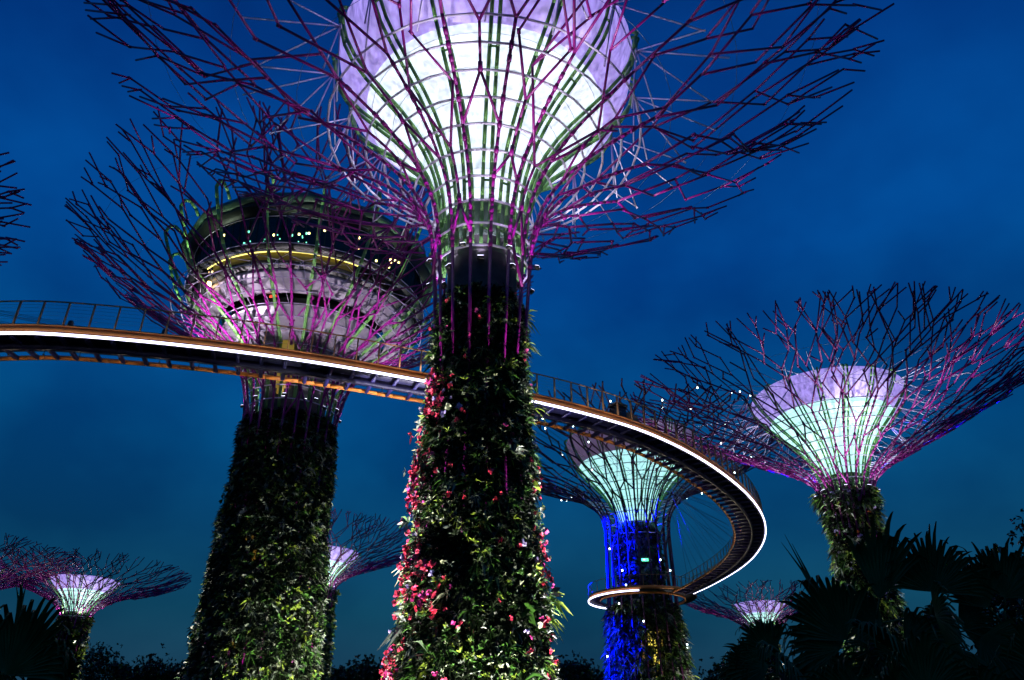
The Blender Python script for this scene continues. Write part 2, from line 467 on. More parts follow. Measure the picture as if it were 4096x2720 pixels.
# count share, blades, length, width ratio, spread, droop, material weights, stand-off, upward bias
KINDS = [(1.6, 5, .20, .50, .72, .25, (.90, .085, .0, .0, .015), .10, .0),
         (.14, 11, .42, .13, .55, .45, (.62, .28, .05, .02, .03), .22, .10)]
BRIGHT = [(.55, 8, .21, .26, .60, .15, (.10, .34, .26, .24, .06), .38, .35),
          (.5, 6, .13, .42, .70, .1, (.0, .34, .24, .24, .18), .40, .1),
          (.022, 13, .72, .15, .50, .5, (.0, .45, .40, .10, .05), .42, .25), (.012, 6, .42, .50, .5, .25, (.1, .6, .25, .0, .05), .45, .1)]
def patches(sx, cut):
    def f(th, z, u):
        q = np.sin(3.1 * th + 1.3 * z * sx) + np.sin(5.3 * th - 2.1 * z * sx + 1) + np.sin(8.7 * th + 3.3 * z * sx + 2) + np.sin(2.3 * z * sx + 4)
        return (q > cut) & (u < .35 + .25 * q)
    return f

GRP = 'steel supertrees with planted trunks'
def trunk(root, zs):
    lathe('trunk', [(r, z) for z, r in zs], M['core'], root, 32)

# ------------------------------------------------------------------ ground
gv, gf = [], []
ng = 40
xs = np.linspace(-900, 900, ng); ys = np.linspace(-300, 1500, ng)
gx, gy = np.meshgrid(xs, ys)
gz = -.05 + .05 * np.sin(gx * .05) * np.cos(gy * .04)
GV = np.stack([gx, gy, gz], axis=2).reshape(-1, 3)
idx = np.arange(ng * ng).reshape(ng, ng)
GF = np.stack([idx[:-1, :-1], idx[:-1, 1:], idx[1:, 1:], idx[1:, :-1]], axis=2).reshape(-1, 4)
g = link_mesh('ground', GV, [GF], M['grass']); g['kind'] = 'structure'; g['label'] = 'dark lawn below the supertrees'; g['category'] = 'ground'

# ------------------------------------------------------------------ supertree in front
BOWL = [(.2, 2.5), (2, 3.25), (3.8, 4.9), (5.3, 7.3), (6.8, 10.2), (8.5, 13.8), (10.5, 17.7), (12.8, 21.3)]
CUPP = [(-.2, 1.65), (1.7, 2.2), (3.8, 3.25), (5.9, 5.3), (7.5, 6.6), (8.8, 7.35), (11.3, 7.95)]
def cupz(zc): return [(zc + a, b) for a, b in CUPP]

def front_tree():
    zc = 24.0
    root = empty('supertree', (-1.4, 30, 0), 'large front supertree with white glowing cup and pink flowers on its trunk', 'supertree', GRP)
    P = Profile([(0, 2.9), (4, 2.5), (9, 2.14), (13, 1.90), (16.5, 1.80), (18.5, 2.1), (21.5, 2.22)] + [(zc + a, b) for a, b in BOWL])
    lathe('concrete_core', [(1.62, 19.5), (1.62, 21.9), (1.66, 21.95), (1.66, 22.05), (1.62, 22.1), (1.62, 22.88)], M['concrete'], root, 40)
    ts = [(0, 2.85), (4, 2.42), (9, 2.0), (13, 1.78), (18, 1.62), (20.0, 1.64), (20.05, 1.63)]
    trunk(root, ts)
    lv, tips = canopy(root, P, 21.9, 16, 9, 1.15, .082, .058, M['steel'], 5, 1.2, (2.6, 4.4), rib_from=9.0, ring_r=.06)
    tie_cables(root, P, [P.max * .72, P.max * .80, P.max * .9])
    TR = [(-1.1, 1.66), (.6, 1.8), (2.2, 2.08), (3.9, 2.75), (5.6, 4.05), (7.0, 5.75), (8.2, 7.0), (9.4, 7.65), (11.3, 8.0)]
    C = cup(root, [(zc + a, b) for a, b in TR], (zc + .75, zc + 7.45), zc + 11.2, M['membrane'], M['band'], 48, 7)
    cup_ribs(root, C, zc - 1.9, zc + 10.9, 16, .32, ang=.1, rad=.098, gap=.19)
    rim_struts(root, C, zc + 10.6, P, P.L(zc + 7.6), 16, .1)
    floodlights(root, 21.4, 1.84, 7, 520, (.82, .68, 1.0), ang=R(-90 - 180 / 7), tilt=1.2)
    floodlights(root, 21.6, 2.66, 8, 720, (.84, .62, 1.0), ang=R(6), tilt=1.25, spot=100, size=.12)
    # front lamp box
    PZ = [(0, 3.0), (4, 2.62), (9, 2.2), (13, 1.95), (18, 1.74), (20.0, 1.70)]
    planting(root, PZ, 15000, 21, 1.0, GREENS, kinds=KINDS, lump=.2)
    planting(root, PZ, 9000, 22, 1.0, GREENS, kinds=BRIGHT, lump=.2, thr=patches(1., -.15), name='bright_planting')
    def fl(th, z, u):
        d1 = np.abs((th - R(215) + math.pi) % (2 * math.pi) - math.pi); d2 = np.abs((th - R(348) + math.pi) % (2 * math.pi) - math.pi)
        d3 = np.abs((th - R(182) + math.pi) % (2 * math.pi) - math.pi)
        w = .9 * np.exp(-(d1 / .42) ** 2) * (z < 16.5) + .30 * np.exp(-(d2 / .30) ** 2) * (z < 12) + 1. * np.exp(-(d3 / .35) ** 2) * (z < 15.2) + .035
        w *= .12 + .95 * (np.sin(z * 1.7 + th * 2) > -.2) * (np.sin(z * .9 + 5 * th) > -.45)
        return u < w
    planting(root, PZ, 9000, 33, 1.0, ['flower_pink', 'flower_magenta', 'leaf_pale', 'flower_lilac'], name='flowers',
             kinds=[(1., 9, .14, .95, .9, .0, (.66, .2, .08, .06), .62, 0.)], thr=fl, lump=.22)
    def sh(th, z, u):
        d3 = np.abs((th - R(186) + math.pi) % (2 * math.pi) - math.pi)
        return (d3 < .55) & (z > 9.5) & (z < 15.0) & (u < np.exp(-((z - 12.6) / 1.9) ** 2))
    planting(root, PZ, 900, 35, 1.0, ['leaf_grey', 'leaf_pale', 'flower_pink', 'leaf_mid'], name='shrub',
             kinds=[(1., 8, .26, .35, .7, .2, (.35, .2, .3, .15), 1.0, .1)], thr=sh, lump=.3)
    # uplights standing in the beds
    for (x, y, e, c, an) in ((-7.6, .9, 76000, (1, .95, .98), 44), (6.6, 3.2, 60000, (1, .94, 1), 44), (-4.2, -4.4, 4200, (1, .96, .9), 62), (1.8, -4.6, 9500, (1, .97, .85), 62)):
        lamp('SPOT', (x, y, .4), (0, 0, 10.5), e, c, root, an, .5, .12)
    return root
front_tree()

# ------------------------------------------------------------------ bar supertree behind on the left
def bar_tree():
    root = empty('supertree', (-19.9, 64, 0), 'tall wide supertree with a round glazed bar inside its crown', 'supertree', GRP)
    P = Profile([(0, 5.35), (8, 4.45), (20, 3.92), (25, 3.8), (28.5, 3.95), (32, 4.6), (34, 5.6), (35.8, 7.5), (38.2, 11.3), (40.6, 15.4), (43.0, 19.0), (45.2, 21.6)])
    trunk(root, [(0, 5.3), (8, 4.3), (20, 3.75), (28.0, 3.4), (28.6, 3.0)])
    lathe('concrete_core', [(2.9, 28.2), (2.9, 31.5), (3.2, 33.2)], M['concrete'], root, 40)
    lv, tips = canopy(root, P, 29.2, 24, 11, 1.2, .10, .066, M['steel'], 9, 1.1, (2.2, 3.9), rib_from=2.0, ring_r=.05)
    tie_cables(root, P, [P.max * .78, P.max * .86, P.max * .94])
    lathe('lower_floor', [(3.2, 33.2), (4.6, 33.5), (5.2, 34.6), (5.6, 35.0)], M['concrete_grey'], root, 24, .3, facet=True)
    lathe('concrete_ring', [(5.7, 35.0), (7.0, 35.4), (7.25, 36.4), (7.35, 36.6)], M['concrete_pale'], root, 48, .3)
    lathe('shadow_gap', [(6.6, 36.6), (7.0, 37.5)], M['dark'], root, 48, .3)  # dark ring wall; shade between the concrete rings is put into its colour
    lathe('concrete_ring', [(8.0, 37.5), (9.1, 37.75), (9.5, 38.45), (9.6, 38.7)], M['concrete_pale'], root, 48, .3)
    lathe('balcony', [(9.4, 38.75), (10.4, 39.05), (10.4, 39.12)], M['dark'], root, 48, .4)
    lathe('balcony_parapet', [(10.15, 39.13), (10.3, 39.95)], M['parapet'], root, 24, .06, a0=R(232), a1=R(306))
    lathe('light_strip', [(10.44, 39.90), (10.46, 39.98)], M['warm_strip'], root, 20, .05, a0=R(228), a1=R(308))
    lathe('floor_slab', [(10.6, 40.0), (11.1, 40.1), (11.2, 40.45), (10.7, 40.5)], M['dark'], root, 48, .5)
    hoop = lambda r, z, t: tubes('edge_trim', [((r * math.cos(a), r * math.sin(a), z), (r * math.cos(a + .131), r * math.sin(a + .131), z), t, t) for a in np.arange(48) * 2 * math.pi / 48], M['white_steel'], root, 5)
    hoop(11.25, 40.3, .035); hoop(11.0, 43.3, .03)
    lathe('glass_wall', [(10.7, 40.5), (10.9, 43.3)], M['glass'], root, 48)
    for i in range(40):
        a = R(180 + 4.5 * (i + .5)); tubes('mullion', [((10.72 * math.cos(a), 10.72 * math.sin(a), 40.5), (10.92 * math.cos(a), 10.92 * math.sin(a), 43.3), .028, .028)], M['dark'], root, 4)
    for i in range(9):
        a = R(208 + 16 * i); box('bar_table', (8.9 * math.cos(a), 8.9 * math.sin(a), 40.95), (.35, .35, .45), M['bark'], root, a)
    lathe('bar_core', [(5.5, 40.5), (5.5, 43.3)], M['concrete'], root, 32)
    lathe('ceiling', [(5.4, 43.32), (11.0, 43.32)], M['dark'], root, 48, .05)
    lathe('fascia', [(11.05, 43.4), (11.9, 43.9), (12.0, 44.2)], M['dark'], root, 14, .3, facet=True)
    lathe('roof', [(12.0, 44.22), (12.4, 44.4), (12.0, 45.3), (10.3, 46.2), (.2, 46.8)], M['roof_green'], root, 14, facet=True)
    # warm bulbs seen through the glass, and teal reflections made as glowing dots
    rd = random.Random(4)
    for i in range(26):
        a = R(rd.uniform(205, 345)); r = rd.uniform(8.2, 10.4)
        z = 43.15 if i < 18 else rd.uniform(41.2, 42.6)
        c = np.array((r * math.cos(a), r * math.sin(a), z))
        tubes('ceiling_lamp_or_glint', [(c - (0, 0, .07), c + (0, 0, .07), .10, .10)], M['warm_bulb'] if i % 5 else M['teal_reflection'], root, 8)  # teal ones are glass reflections made as glowing dots
    for a0, h in ((248, 1.5), (254, 1.1), (259, 1.4), (266, 1.9), (276, 1.0), (280, 1.8), (287, 1.5), (263, .8), (292, .7)):
        a = R(a0); segs = []
        for q in range(8):
            if rd.random() < .25: continue
            aa = a + rd.uniform(-.025, .025)
            z = 40.9 + h * q / 8 + rd.uniform(-.05, .05); r = 9.3
            c = np.array((r * math.cos(aa), r * math.sin(aa), z)); segs.append((c - (0, 0, .045), c + (0, 0, .045), .05, .05))
        tubes('bead_reflections', segs, M['teal_reflection'], root, 6)  # teal reflections modelled as small glowing beads
    for a0, r, z, s, m in ((262, 10.05, 39.35, .17, 'warm_bulb'), (228, 10.0, 38.5, .26, 'warm_bulb'), (226, 9.9, 39.1, .09, 'warm_bulb'), (231, 10.2, 39.5, .09, 'warm_bulb'), (322, 11.4, 41.3, .17, 'warm_bulb')):
        a = R(a0); c = np.array((r * math.cos(a), r * math.sin(a), z))
        tubes('wall_lamp', [(c - (0, 0, s), c + (0, 0, s), s * .7, s * .7)], M[m], root, 8)
    box('red_sign', (7.42 * math.cos(R(263)), 7.42 * math.sin(R(263)), 37.35), (.3, .05, .1), M['red_sign'], root, R(-7))
    box('doorway', (5.0 * math.cos(R(274)), 5.0 * math.sin(R(274)), 33.3), (.42, .5, .75), M['amber'], root, R(4))
    # green ribs that sweep up round the rings and hook over the roof
    G = Profile([(28.5, 3.3), (31.5, 3.6), (33.5, 4.7), (35, 6.3), (37, 8.7), (39.5, 11.2), (42, 12.6), (44, 13.4)])
    for i in range(18):
        th = 2 * math.pi * (i + .35) / 18
        pts = [(float(np.interp(z, G.z, G.r)) + .15, z) for z in np.linspace(28.6, 44, 18)]
        pts += [(13.9, 45.0), (13.7, 45.8), (13.2, 46.0), (12.6, 45.5), (12.2, 44.9)]
        pts = [np.array((r * math.cos(th), r * math.sin(th), z)) for r, z in pts]
        tubes('cup_rib', [(a, b, .15, .15) for a, b in zip(pts[:-1], pts[1:])], M['green_steel'], root, 6)
    # brackets between steel and the rings
    for i in range(30):
        th = 2 * math.pi * (i + .5) / 30
        c = np.array((10.4 * math.cos(th), 10.4 * math.sin(th), 39.1)); segs = []
        for d, l in ((-.12, P.L(38.6)), (.12, P.L(38.6)), (-.1, P.L(37.2)), (.1, P.L(36.2))):
            segs.append((c, P.at(th + d, l, .1), .03, .03))
        tubes('strut', segs, M['white_steel'], root, 5)
    floodlights(root, 29.6, 3.25, 10, 300, (.95, .82, 1.0), tilt=1.1, spot=120, size=.2)
    floodlights(root, 29.4, 4.35, 10, 260, (.95, .80, 1.0), tilt=1.25, spot=90, size=.15, ang=.1)
    for i in range(8):
        th = 2 * math.pi * (i + .2) / 8
        lamp('SPOT', (12.4 * math.cos(th), 12.4 * math.sin(th), 39.6), (13.6 * math.cos(th), 13.6 * math.sin(th), 46), 700, (.80, 1., .72), root, 110, .8, .1)
        lamp('SPOT', (9.6 * math.cos(th), 9.6 * math.sin(th), 32.4), (7.2 * math.cos(th), 7.2 * math.sin(th), 37.6), 12000, (1., .84, 1.0), root, 90, .7, .15)
    # windows in the trunk
    for a, z, w, h, m in ((262, 30.6, .3, .5, 'amber'), (268, 31.2, .5, .6, 'amber_dim'), (256, 31.5, .2, .8, 'amber')):
        box('window', (3.0 * math.cos(R(a)), 3.0 * math.sin(R(a)), z), (w, .08, h), M[m], root, R(a + 90))
    for a, z, w, h, m in ((262, 9.5, .16, .35, 'amber_dim'), (268, 9.4, .10, .4, 'amber'), (258, 17.5, .10, .45, 'amber_dim'), (264, 17.0, .07, .4, 'amber_dim'), (255, 18.6, .06, .2, 'amber'), (270, 15.8, .10, .4, 'amber_dim'), (254, 23.5, .09, .4, 'amber_dim')):
        r = float(np.interp(z, [0, 8, 20, 28.5], [5.35, 4.4, 3.85, 3.5]))
        box('window', (r * math.cos(R(a)), r * math.sin(R(a)), z), (w, .1, h), M[m], root, R(a + 90))
    PZ = [(0, 5.5), (4, 5.0), (8, 4.5), (20, 3.95), (28.3, 3.6)]
    K2 = [(1.3, 6, .30, .55, .75, .25, (.80, .12, .0, .0, .08), .10, .0), (.2, 10, .42, .2, .6, .4, (.6, .24, .04, .0, .12), .3, .0)]
    planting(root, PZ, 17000, 51, 1.2, GREENS, kinds=K2, lump=.2)
    planting(root, PZ, 5200, 52, 1.2, GREENS, kinds=[(1.3, 7, .24, .5, .7, .1, (.0, .34, .30, .12, .24), .42, .2)], lump=.2, thr=patches(.6, .0), name='bright_planting')
    for (x, y, e, c, an) in ((-12, 5.5, 52000, (1, .97, .85), 50), (8.5, -8.0, 26000, (1, .98, .80), 60), (3.6, -7.2, 9000, (1, .97, .85), 56), (11, 5, 40000, (1, .97, .9), 50)):
        lamp('SPOT', (x, y, .4), (0, 0, 12), e, c, root, an, .6, .15)
    return root
bar_tree()

# ------------------------------------------------------------------ right-hand supertree
def right_tree():
    zc = 25.5
    root = empty('supertree', (32.3, 72, 0), 'supertree with glowing white cup standing behind the fan palms', 'supertree', GRP)
    P = Profile([(0, 3.0), (8, 2.5), (16, 2.0), (zc - 3.5, 1.95), (zc, 2.6), (zc + 1.3, 4.0), (zc + 3.1, 6.9), (zc + 5.0, 10.4), (zc + 7.3, 14.8), (zc + 9.9, 19.2)])
    lathe('concrete_core', [(1.62, 22), (1.62, zc)], M['concrete'], root, 32)
    trunk(root, [(0, 2.6), (8, 2.0), (16, 1.68), (24.2, 1.66), (24.3, 1.64)])
    canopy(root, P, zc - 1.2, 22, 9, 1.1, .09, .06, M['steel'], 12, 1.15, (2.1, 3.7), rib_from=20, ring_r=.045)
    tie_cables(root, P, [P.max * .72, P.max * .82, P.max * .9])
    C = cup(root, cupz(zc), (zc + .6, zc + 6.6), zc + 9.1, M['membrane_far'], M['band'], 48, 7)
    cup_ribs(root, C, zc - 1.2, zc + 8.8, 18, .34, ang=.05, rad=.085)
    rim_struts(root, C, zc + 8.5, P, P.L(zc + 7.0), 18, .05, .035)
    floodlights(root, zc - 1.2, 2.0, 7, 180, (.9, .78, 1.0), tilt=1.2)
    floodlights(root, zc - 1.0, 2.85, 8, 260, (.9, .76, 1.0), tilt=1.25, spot=110)
    PZ = [(0, 2.9), (8, 2.3), (16, 1.75), (21.5, 1.65), (24.6, 2.1)]
    K3 = [(1.3, 5, .30, .4, .72, .3, (.82, .14, .01, .0, .03), .15, .0), (.22, 11, .75, .14, .5, .5, (.5, .36, .08, .0, .06), .45, .0), (.05, 9, .35, .5, .7, .1, (.0, .3, .3, .2, .2), .5, .2)]
    planting(root, PZ, 6500, 61, 1.1, GREENS, kinds=K3, lump=.25)
    planting(root, PZ, 420, 62, 1.15, ['flower_lilac', 'leaf_pale', 'flower_orange'], name='flowers', kinds=[(1., 7, .20, .95, .9, .0, (.62, .25, .13), .6, 0.)], lump=.25)
    for (x, y, e) in ((-9, 2.0, 90000), (9, 3, 70000), (-2.5, -7, 16000)):
        lamp('SPOT', (x, y, .4), (0, 0, 15), e, (1, .96, .98), root, 44, .5, .12)
    return root
right_tree()

# ------------------------------------------------------------------ blue-lit supertree that carries the walkway
T4 = (14.4, 88.0)
def blue_tree():
    zc = 25.7
    root = empty('supertree', (*T4, 0), 'supertree with dark unlit branches, white bulbs and blue lit trunk inside the walkway loop', 'supertree', GRP)
    P = Profile([(0, 5.2), (9, 4.2), (17, 3.75), (zc - 1, 3.6), (zc + .6, 3.75), (zc + 1.9, 4.3), (zc + 3.4, 5.6), (zc + 4.9, 8.0), (zc + 6.3, 11.6), (zc + 7.9, 14.8), (zc + 9.8, 17.4)])
    lathe('concrete_core', [(2.0, 0), (2.0, zc)], M['concrete_grey'], root, 32)
    trunk(root, [(0, 4.6), (9, 3.6), (16.6, 3.1), (16.9, 2.05)])
    lv, tips = canopy(root, P, zc - 1.5, 20, 8, 1.2, .105, .08, M['steel_unlit'], 17, 1.15, (2.0, 3.4), rib_from=1.0, ring_r=.04, ring_mat=M['white_steel'])
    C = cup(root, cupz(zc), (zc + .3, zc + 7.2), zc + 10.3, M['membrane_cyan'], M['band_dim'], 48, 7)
    cup_ribs(root, C, zc - .6, zc + 10.0, 22, .3, ang=.05, rad=.08)
    rd = random.Random(3); rd.shuffle(tips)
    for p in tips[:52]:
        tubes('led_bulb', [(p - (0, 0, .24), p + (0, 0, -.08), .07, .07)], M['bulb'], root, 8)
    for i in range(14):
        a = R(rd.uniform(190, 350)); z = rd.uniform(5, 25); r = P.R(P.L(z)) + .35
        c = np.array((r * math.cos(a), r * math.sin(a), z))
        tubes('led_bulb', [(c - (0, 0, .08), c + (0, 0, .08), .07, .07)], M['bulb'], root, 8)
    for a, z, w, h, m in ((268, 13.0, .20, .8, 'amber_bright'), (283, 13.2, .38, .8, 'amber'), (276, 12.2, .10, 1.5, 'amber_bright'), (252, 13.9, .22, .2, 'amber'), (281, 10.8, .09, .9, 'amber_bright'),
                          (273, 10.6, .10, 1.2, 'amber_bright'), (276, 7.6, .30, .55, 'amber_bright'), (285, 7.0, .15, .7, 'amber_bright'), (265, 7.9, .10, .3, 'amber_dim'), (280, 10.0, .3, .12, 'amber_dim'), (255, 12.0, .12, .8, 'amber_dim')):
        r = float(np.interp(z, [0, 9, 17], [4.72, 3.72, 3.2]))
        box('window', (r * math.cos(R(a)), r * math.sin(R(a)), z), (w, .1, h), M[m], root, R(a + 90))
    s = box('exit_sign', (3.75 * math.cos(R(270)), 3.75 * math.sin(R(270)), 21.1), (.36, .05, .15), M['green_sign'], root, 0)
    box('sign_figure', (-.12, -3.81, 21.1), (.12, .006, .06), M['sign_white'], s)  # plain white bar in place of the sign's running figure
    PZ = [(0, 5.0), (5, 4.5), (9, 3.9), (16.8, 3.4)]
    planting(root, PZ, 5200, 71, 1.3, GREENS, kinds=[(1., 6, .36, .45, .75, .3, (.55, .3, .03, .0, .12), .1, 0.), (.2, 10, .6, .15, .55, .5, (.4, .35, .1, .0, .15), .35, 0.)], lump=.2)
    planting(root, [(16.8, 2.4), (25, 2.3)], 1100, 72, 1.3, GREENS, name='creeper', kinds=[(1., 6, .36, .45, .75, .3, (.6, .25, .0, .0, .15), .1, 0.)], lump=.25)
    for zt, an in ((11.2, 16.5), (22.8, 14.0)):
        lamp('SPOT', (-38, 9, 15), (-1.6, 0, zt), 7000000, (.0, .004, 1.0), root, an, .35, .15)
    lamp('SPOT', (8, -11, .4), (1.5, 0, 8), 9000, (1, .92, .8), root, 55, .6, .15)
    lamp('SPOT', (10, 4, .4), (1, 0, 9), 16000, (1, .92, .95), root, 60, .6, .15)
    return root
blue_tree()

# ------------------------------------------------------------------ smaller supertrees further off
def small_tree(x, y, dz, s, seed, label, flat=1., plants='green', zscale=1.):
    root = empty('supertree', (x, y, 0), label, 'supertree', GRP)
    zc = 19.5 + dz
    P = Profile([(0, 2.6 * s), (zc - 3, 1.7 * s), (zc, 1.9 * s), (zc + 1.0, 2.8 * s), (zc + 2.2, 4.9 * s), (zc + 3.5, 7.6 * s), (zc + 5.2 * flat, 10.6 * s), (zc + 7.2 * flat, 13.2 * s)])
    trunk(root, [(0, 2.3 * s), (zc - 1, 1.4 * s), (zc - .4, 1.0)])
    canopy(root, P, zc - .6, 22, 6, .8, .075, .05, M['steel'], seed, 1.0, (1.6, 2.8), rib_from=zc - 5, ring_r=.035, nsides=5)
    c = [(zc - .4, 1.25 * s), (zc + 1.2, 1.7 * s), (zc + 2.4, 2.7 * s), (zc + 3.6, 4.0 * s), (zc + 4.8, 4.9 * s)]
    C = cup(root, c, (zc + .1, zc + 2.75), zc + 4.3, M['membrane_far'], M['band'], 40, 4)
    cup_ribs(root, C, zc - .4, zc + 4.6, 16, .22, rad=.07, gap=.12, hook=False)
    for i in range(4):
        th = 2 * math.pi * (i + .5) / 4
        lamp('SPOT', (1.75 * s * math.cos(th), 1.75 * s * math.sin(th), zc - .3), (4 * math.cos(th), 4 * math.sin(th), zc + 5), 420, (1, .8, .98), root, 150, .9, .2)
    K = [(1., 6, .42, .45, .75, .3, (.5, .35, .08, .0, .07), .1, 0.), (.12, 9, .45, .5, .7, .1, (.0, .35, .4, .15, .1), .4, .2)]
    planting(root, [(0, 2.5 * s), (zc - 3, 1.6 * s), (zc - .6, 1.75 * s)], 2200, seed + 100, 1.25, GREENS, kinds=K, lump=.25)
    if plants:
        lamp('SPOT', (7, 4, .4), (0, 0, zc * .6), 20000, (1, .98, .85), root, 50, .6, .2)
    return root
small_tree(-59.6, 110, .3, 1.0, 201, 'small supertree with lilac and white cup above the fan palm at lower left', flat=.76)
small_tree(-70.6, 100, 0., 1.0, 202, 'supertree cut by the left frame edge, its crown above the small lit one', flat=.82)
small_tree(-26.2, 108, 3.6, 1.08, 203, 'supertree half hidden between the two big planted trunks', flat=.85)
small_tree(38.6, 125, -.2, .86, 204, 'farthest small supertree, its cup glowing behind fan palm leaves', flat=.74)

def left_edge_tree():
    zc = 28.5
    root = empty('supertree', (-59.3, 40, 0), 'supertree outside the left edge with only bare branch tips in view', 'supertree', GRP)
    P = Profile([(0, 4.0), (10, 3.2), (zc - 2, 2.6), (zc, 2.8)] + [(zc + a, b) for a, b in BOWL[1:]])
    trunk(root, [(0, 3.6), (10, 2.8), (zc - .5, 2.2), (zc, 1.6)])
    canopy(root, P, zc - 1., 16, 8, 1.2, .095, .075, M['steel'], 31, 1.0, (2.4, 4.0), rib_from=15, ring_r=.045)
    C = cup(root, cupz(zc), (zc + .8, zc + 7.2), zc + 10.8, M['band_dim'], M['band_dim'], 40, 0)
    cup_ribs(root, C, zc - .6, zc + 10.2, 16, .34)
    planting(root, [(0, 3.8), (10, 3.0), (zc - .8, 2.4)], 2500, 131, 1.3, GREENS, kinds=KINDS[:2], lump=.25)
left_edge_tree()

# ------------------------------------------------------------------ walkway
ZD = 17.6
pts = [(-54.6, 43.6), (-49.6, 40.6), (-44.5, 36.8), (-38.5, 32.6), (-31, 29.4), (-21.5, 28.0), (-17.3, 28.6), (-12.9, 29.6), (-8.5, 31.0), (-4.0, 32.9), (1.3, 35.2), (5.0, 37.4), (7.6, 39.4), (10.7, 42.7), (13.7, 46.8),
       (16.5, 51.4), (19.0, 57.0), (20.6, 63.2), (21.2, 70.7), (20.2, 79.2), (19.1, 84.0)]
pp = np.array(pts)
for _ in range(3):
    a = pp[:-1] * .75 + pp[1:] * .25; b = pp[:-1] * .25 + pp[1:] * .75
    q = np.empty((2 * len(a), 2)); q[0::2] = a; q[1::2] = b
    pp = np.vstack([pp[:1], q, pp[-1:]])
dl = np.concatenate([[0], np.cumsum(np.hypot(*np.diff(pp, axis=0).T))])
LT = dl[-1]
def path(s):
    e = .4
    p = np.array([np.interp(s, dl, pp[:, 0]), np.interp(s, dl, pp[:, 1])])
    a = np.array([np.interp(max(s - e, 0), dl, pp[:, 0]), np.interp(max(s - e, 0), dl, pp[:, 1])]); b = np.array([np.interp(min(s + e, LT), dl, pp[:, 0]), np.interp(min(s + e, LT), dl, pp[:, 1])])
    t_ = (b - a) / np.linalg.norm(b - a)
    return p, t_, np.array([-t_[1], t_[0]])           # inward normal (towards the arc centre)
sky = empty('walkway', (0, 0, 0), 'curved orange aerial walkway with white light strip, railings and cables', 'footbridge')
SS = np.linspace(0, LT, 150)
def sweep(name, n0, n1, z0, z1, m, ss=SS):
    V, F = [], []
    for s in ss:
        p, t_, n_ = path(s)
        for nn, zz in ((n0, z0), (n1, z0), (n1, z1), (n0, z1)):
            q = p + n_ * nn; V.append((q[0], q[1], ZD + zz))
    for i in range(len(ss) - 1):
        for j in range(4):
            k = (j + 1) % 4
            F.append((i * 4 + j, i * 4 + k, i * 4 + 4 + k, i * 4 + 4 + j))
    F = np.array(F)
    e = (len(ss) - 1) * 4
    return link_mesh(name, np.array(V), [F, np.array([(3, 2, 1, 0), (e, e + 1, e + 2, e + 3)])], m, sky)
def sweep_tube(name, n0, z0, r, m, ss=SS, k=6):
    P = []
    for s in ss:
        p, t_, n_ = path(s); q = p + n_ * n0; P.append(np.array((q[0], q[1], ZD + z0)))
    return tubes(name, [(a, b, r, r) for a, b in zip(P[:-1], P[1:])], m, sky, k)
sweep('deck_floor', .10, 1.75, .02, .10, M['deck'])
sweep('edge_beam', 0., .09, .10, .36, M['orange'])
sweep('edge_lip', -.04, .085, .365, .42, M['orange'])
sweep('light_strip', -.14, -.055, -.125, -.03, M['led'])
sweep('strip_bracket', -.053, .10, -.10, .015, M['deck'])
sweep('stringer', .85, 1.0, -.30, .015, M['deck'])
sweep_tube('outrigger_tube', 2.25, -.02, .105, M['orange'])
sweep_tube('outer_handrail', -.02, 1.55, .035, M['rail_steel'])
sweep_tube('inner_handrail', 1.80, 1.30, .030, M['rail_steel'])
for z in (.68, .86, 1.04, 1.22, 1.38): sweep_tube('rail_wire', -.02, z, .006, M['cable'], k=4)
for z in (.5, .7, .9, 1.1): sweep_tube('rail_wire', 1.80, z, .006, M['cable'], k=4)
sweep('inner_kerb', 1.70, 1.82, .105, .30, M['orange'])
posts, beams = [], []
s = .4
while s < LT - .2:
    p, t_, n_ = path(s)
    o3 = np.array((p[0] - n_[0] * .02, p[1] - n_[1] * .02, ZD))
    posts.append((np.hypot(*p), [(o3 + (0, 0, .42), t_, n_, .026, .05, 1.12)]))
    q = p + n_ * 1.80
    posts.append((np.hypot(*q) + 14, [(np.array((q[0], q[1], ZD)) + (0, 0, .30), t_, n_, .02, .035, 1.0)]))
    a = p + n_ * .12; b = p + n_ * 2.2
    beams.append((np.hypot(*p), [((*(a + b) / 2, ZD - .065), ((*(b - a) / 2, 0), (*(t_ * .04), 0), (0, 0, .08))),
                                 ((*(a + b) / 2, ZD - .135), ((*(b - a) / 2 * .92, 0), (*(t_ * .09), 0), (0, 0, .012)))]))
    s += 1.03
posts.sort(key=lambda q: q[0]); beams.sort(key=lambda q: q[0])
def post_geo(items):
    return boxes_geo([(b + np.array((0, 0, h / 2)), ((*(t_ * w), 0), (*(n_ * d), 0), (0, 0, h / 2))) for b, t_, n_, w, d, h in items])
for d_, it in posts[:100]:
    V, F = post_geo(it); link_mesh('rail_post', V, [F], M['rail_steel'], sky)
V, F = post_geo([x for _, it in posts[100:] for x in it])
o = link_mesh('far_rail_post', V, [F], M['rail_steel'], sky); o['kind'] = 'stuff'
for d_, it in beams[:100]:
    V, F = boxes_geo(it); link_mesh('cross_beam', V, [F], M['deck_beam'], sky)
if beams[100:]:
    V, F = boxes_geo([x for _, it in beams[100:] for x in it])
    o = link_mesh('far_cross_beam', V, [F], M['deck_beam'], sky); o['kind'] = 'stuff'
